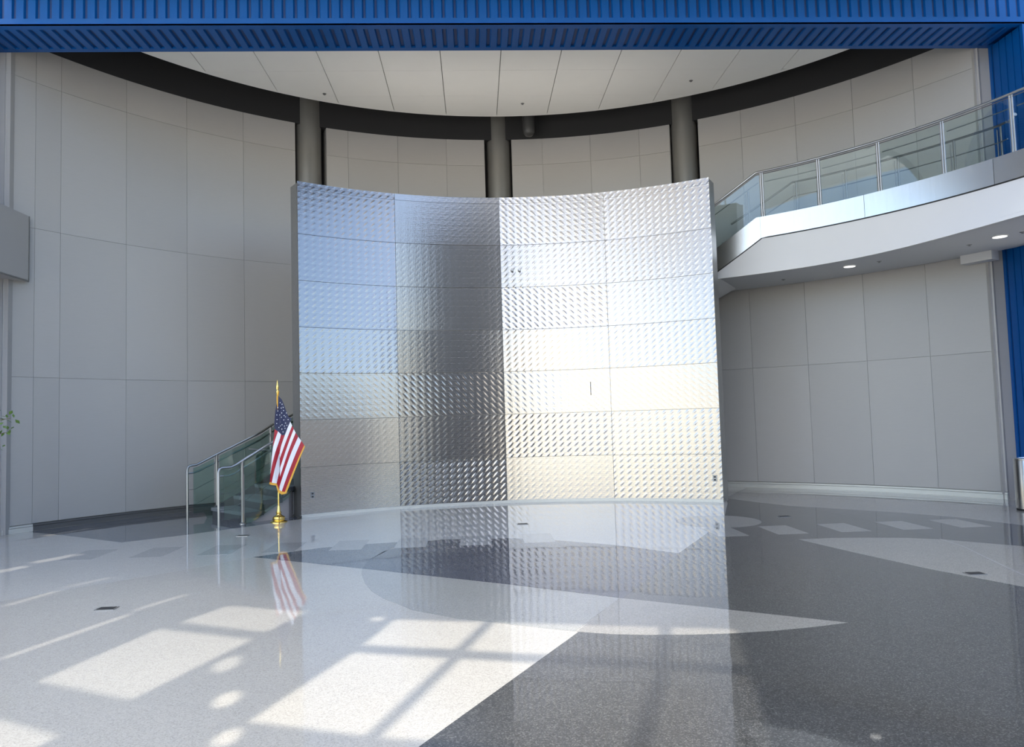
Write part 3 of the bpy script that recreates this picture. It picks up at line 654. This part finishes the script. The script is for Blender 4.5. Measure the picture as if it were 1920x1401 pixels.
for x, y in SPOT:
    if star0 is None:
        mb = MB(); pts = [((.011 if i % 2 == 0 else .0048)*math.sin(i*math.pi/5), (.011 if i % 2 == 0 else .0048)*math.cos(i*math.pi/5)) for i in range(10)]
        vs = [(a, 0, b_) for a, b_ in pts]+[(a, .0015, b_) for a, b_ in pts]+[(0, 0, 0), (0, .0015, 0)]
        fsx = []
        for i in range(10): j = (i+1) % 10; fsx += [(20, i, j), (21, j+10, i+10), (i, i+10, j+10, j)]
        mb.add(vs, fsx); star0 = mb.build('star', M['wht'], flag); o = star0
    else:
        o = star0.copy(); COL.objects.link(o); o.parent = flag
    X, Z = FX(x, y); o.location = (X, fold(x, y)-.0025, Z); o.rotation_euler = (0, random.uniform(-1, 1), 0)

# ------------------------------------------------------------------ steel bin at the right edge
bn = empty('litter_bin', (8.22, 10.60, 0)); tag(bn, 'round stainless steel bin at the foot of the blue pillar', 'bin')
mb = MB(); mb.lathe([(.215, 0), (.215, .03), (.205, .032)], 40); mb.build('foot_ring', M['black'], bn, 30)
mb = MB(); mb.lathe([(.22, .03), (.22, .74), (.215, .75)], 40); mb.build('body', M['steel'], bn, 30)
mb = MB(); mb.lathe([(.222, .75), (.222, .765), (.17, .775), (.16, .76)], 40); mb.build('lid', M['steel'], bn, 30)
# ------------------------------------------------------------------ floor outlet covers
for (x, y, lab) in ((-3.339, 6.835, 'small dark floor cover on the pale floor at the lower left'), (0.651, 11.092, 'small dark floor cover in front of the metal screen'), (4.66, 6.811, 'small dark floor cover in the pale lens at the right'), (4.561, 10.875, 'small dark floor cover right of the floor disc'), (-3.428, 10.945, 'small dark floor cover in front of the stair foot')):
    e = empty('floor_cover', (x, y, 0)); tag(e, lab, 'floor cover')
    mb = MB(); mb.box(-.085, .085, -.055, .055, .0005, .006); mb.build('cover_frame', M['plate'], e)
    mb = MB(); mb.box(-.07, .07, -.042, .042, .006, .0085); mb.build('lid', M['black'], e)

# ------------------------------------------------------------------ potted tree whose twigs reach into the left of the picture
tr = empty('potted_tree', (-6.66, 9.2, 0)); tag(tr, 'small leafy indoor tree at the left picture edge', 'tree')
mb = MB(); mb.lathe([(.20, 0), (.27, .42), (.29, .46), (.27, .47)], 28); mb.build('pot', M['pot'], tr, 35)
mb = MB(); mb.lathe([(.02, .470), (.24, .471), (.24, .475), (.01, .478)], 20); mb.build('soil', M['soil'], tr)
mb = MB(); mb.tube([(0, 0, .45), (.02, .01, .8), (-.01, .02, 1.2), (.0, 0, 1.5)], [.035, .03, .026, .018], 10)
tw = []
for i in range(26):
    a = random.uniform(0, 6.28) if i > 9 else random.uniform(-.5, .4); L = random.uniform(.55, .80) if i > 9 else random.uniform(.70, .95); z0 = random.uniform(1.15, 1.5)
    e_ = (L*math.cos(a), L*math.sin(a), random.uniform(1.35, 2.0) if i > 9 else random.uniform(1.42, 1.86))
    mid = (e_[0]*.5, e_[1]*.5, (z0+e_[2])/2+.10); mb.tube([(0, 0, z0), mid, e_], [.012, .007, .003], 6); tw.append((mid, e_))
mb.build('trunk', M['bark'], tr, 40)
mb = MB()
for mid, e_ in tw:
    for k in range(26):
        t_ = random.uniform(.25, 1.08); c = Vector([mid[j]+(e_[j]-mid[j])*t_+random.gauss(0, .035) for j in range(3)])
        d = Vector((random.gauss(0, 1), random.gauss(0, 1), random.gauss(-.6, .6))).normalized(); w_ = d.cross(Vector((random.gauss(0, .4), random.gauss(0, .4), 1))).normalized(); L = random.uniform(.055, .085)
        mb.add([c, c+d*L*.5+w_*L*.28, c+d*L, c+d*L*.5-w_*L*.28, c+d*L*.5+Vector((0, 0, -.006))], [(0, 1, 4), (1, 2, 4), (2, 3, 4), (3, 0, 4)])
o = mb.build('foliage', M['leaf'], tr, None, False); o['kind'] = 'stuff'

# ------------------------------------------------------------------ lobby around the viewer: unseen gobo facade, sun-blocking roof, dark reflection walls, other walls, ground outside
UF = Vector((math.cos(-17.5*D2R), math.sin(-17.5*D2R), 0)); NF = Vector((-UF.y, UF.x, 0)); P0 = Vector((0, -12, 0))
def to_facade(p):
    p = Vector((p[0], p[1], 0)); t_ = (P0-p).dot(NF)/SUN_TO.dot(NF); h_ = p+SUN_TO*t_; return ((h_-P0).dot(UF), h_.z)
HOLES = [  # gobo openings: floor sun patches, traced back along the sun direction
 [(-0.694, 6.086), (0.02, 5.905), (-0.20, 5.22), (-0.86, 5.41)], [(0.11, 5.885), (1.33, 5.56), (1.12, 4.80), (-0.11, 5.18)],
 [(1.42, 5.54), (1.86, 5.42), (1.66, 4.62), (1.20, 4.77)],
 [(-0.89, 5.28), (-0.23, 5.06), (-0.62, 3.87), (-1.279, 4.124)], [(-0.14, 5.04), (1.08, 4.66), (0.64, 3.50), (-0.53, 3.84)],
 [(1.17, 4.63), (1.62, 4.49), (1.30, 3.32), (0.75, 3.47)],
 [(-2.247, 6.785), (-1.475, 6.45), (-1.676, 5.85), (-2.48, 6.255)], [(-2.571, 6.116), (-1.713, 5.704), (-2.09, 4.533), (-2.856, 4.94)],
 [(-2.722, 4.378), (-2.228, 4.089), (-2.35, 3.75), (-2.85, 4.05)],
 [(-3.43, 5.48), (-3.06, 6.62), (-3.00, 6.60), (-3.37, 5.46)], [(-3.086, 6.731), (-2.83, 7.32), (-2.78, 7.30), (-3.035, 6.71)],
 [(-4.42, 7.10), (-4.255, 7.70), (-4.20, 7.68), (-4.365, 7.08)], [(-4.283, 7.80), (-3.996, 8.30), (-3.95, 8.27), (-4.235, 7.78)],
 [(-5.54, 9.38), (-5.24, 9.92), (-5.06, 9.82), (-5.36, 9.28)], [(-5.68, 8.75), (-5.47, 9.18), (-5.30, 9.10), (-5.51, 8.67)],
 [(-6.70, 11.70), (-6.38, 12.44), (-6.23, 12.38), (-6.55, 11.64)],
 [(-1.654, 5.273), (-1.632, 5.139), (-1.661, 5.007), (-1.721, 4.949), (-1.78, 4.994), (-1.805, 5.12), (-1.779, 5.259), (-1.716, 5.325)],
 [(-1.446, 4.601), (-1.427, 4.492), (-1.453, 4.383), (-1.506, 4.335), (-1.557, 4.371), (-1.579, 4.474), (-1.556, 4.587), (-1.5, 4.642)],
 [(-1.267, 4.053), (-1.252, 3.96), (-1.279, 3.862), (-1.33, 3.814), (-1.377, 3.84), (-1.394, 3.928), (-1.37, 4.029), (-1.316, 4.082)],
 [(-0.78, 6.12), (-0.79, 6.06), (-0.83, 6.029), (-0.877, 6.045), (-0.905, 6.098), (-0.896, 6.159), (-0.855, 6.191), (-0.807, 6.175)]]
LOWL, LOWR = to_facade((-14, 2.9)), to_facade((12.5, 2.9))
cu = bpy.data.curves.new('facade', 'CURVE'); cu.dimensions = '2D'; cu.fill_mode = 'BOTH'; cu.extrude = 0.02
def spl(pts):
    s_ = cu.splines.new('POLY'); s_.points.add(len(pts)-1)
    for p_, q_ in zip(s_.points, pts): p_.co = (q_[0], q_[1], 0, 1)
    s_.use_cyclic_u = True
spl([LOWL, LOWR, (LOWR[0], 27), (LOWL[0], 27)])
for h_ in HOLES: spl([to_facade(p_) for p_ in h_])
tmp = bpy.data.objects.new('facade_tmp', cu); COL.objects.link(tmp)
dg = bpy.context.evaluated_depsgraph_get(); me = bpy.data.meshes.new_from_object(tmp.evaluated_get(dg)); bpy.data.objects.remove(tmp)
fo = bpy.data.objects.new('wall_facade', me); COL.objects.link(fo); me.materials.clear(); me.materials.append(M['lobby'])  # unseen facade serving as a gobo that shapes the sun patches
fo.matrix_world = Matrix((UF.to_4d(), Vector((0, 0, 1, 0)), NF.to_4d(), (0, 0, 0, 1))).transposed()
fo.location = P0; tag(fo, kind='structure')
# unseen tinted panes added to dim the floor sun patches, left ones more
US = (to_facade((-1.6, 5.0))[0])
for k, (ua, ub, tint) in enumerate(((LOWL[0]+.1, US-.01, (0.20, 0.198, 0.192)), (US+.01, LOWR[0]-.1, (0.29, 0.282, 0.265)))):
    gm = glass_mat('solar_glass', tint, 0.5); mb = MB()
    zz = lambda u_: LOWL[1]+(LOWR[1]-LOWL[1])*(u_-LOWL[0])/(LOWR[0]-LOWL[0])+.1
    mb.add([P0+UF*u_+Vector((0, 0, z_))-NF*.06 for u_, z_ in ((ua, zz(ua)), (ub, zz(ub)), (ub, 26.9), (ua, 26.9))], [(0, 1, 2, 3)])
    tag(mb.build('window_%d' % (k+1), gm), kind='structure')
ZL = min(LOWL[1], LOWR[1])
def fac_box(name, u0, u1, z0, z1, mat, th=.15):
    mb = MB(); pts = [P0+UF*u0-NF*th, P0+UF*u1-NF*th, P0+UF*u1, P0+UF*u0]; mb.prism([(p_.x, p_.y) for p_ in pts], z0, z1)
    o = mb.build(name, mat); tag(o, kind='structure'); return o
fac_box('wall_facade_solid', 1.6, 17.5, 0.0, 16.5, M['pier'])  # unseen dark block added to darken the second screen column's reflection
mb = MB(); mb.box(21.7, 22, -17, 11.2, 0, 4.6); tag(mb.build('wall_lobby_right', M['pier']), kind='structure')  # unseen low dark wall added for the lower left sheets to reflect
for i, u in enumerate((-18, -14, -10, -6, -2, 2, 18)):
    fac_box('window_frame', u-.06, u+.06, 0, 15.0, M['tube'], .12)
mb = MB(); mb.prism([(-14.4, -7.6), (21, -18.7), (22, -6.5), (-14.4, -6.5)], 27, 27.3); tag(mb.build('ceiling_lobby', M['lobby']), kind='structure')  # unseen roof strip shaped to stop the sun and leave sky open
mb = MB(); mb.box(-22, 22, 11.2, 11.7, 10.9, 27); tag(mb.build('wall_above_beam', M['lobby']), kind='structure')
mb = MB(); mb.box(-22, -21.7, -6, 11.2, 14, 27); tag(mb.build('wall_lobby_left', M['lobby']), kind='structure')
mb = MB(); mb.box(-22, -8.9, 11.2, 11.7, 0, 10.9); tag(mb.build('wall_beside_left', M['lobby']), kind='structure')
mb = MB(); mb.box(12.95, 22, 11.2, 11.7, 0, 10.9); tag(mb.build('wall_beside_right', M['lobby']), kind='structure')
mb = MB(); mb.box(-250, 250, -250, 250, -.35, -.22); tag(mb.build('ground', M['conc']), kind='structure')
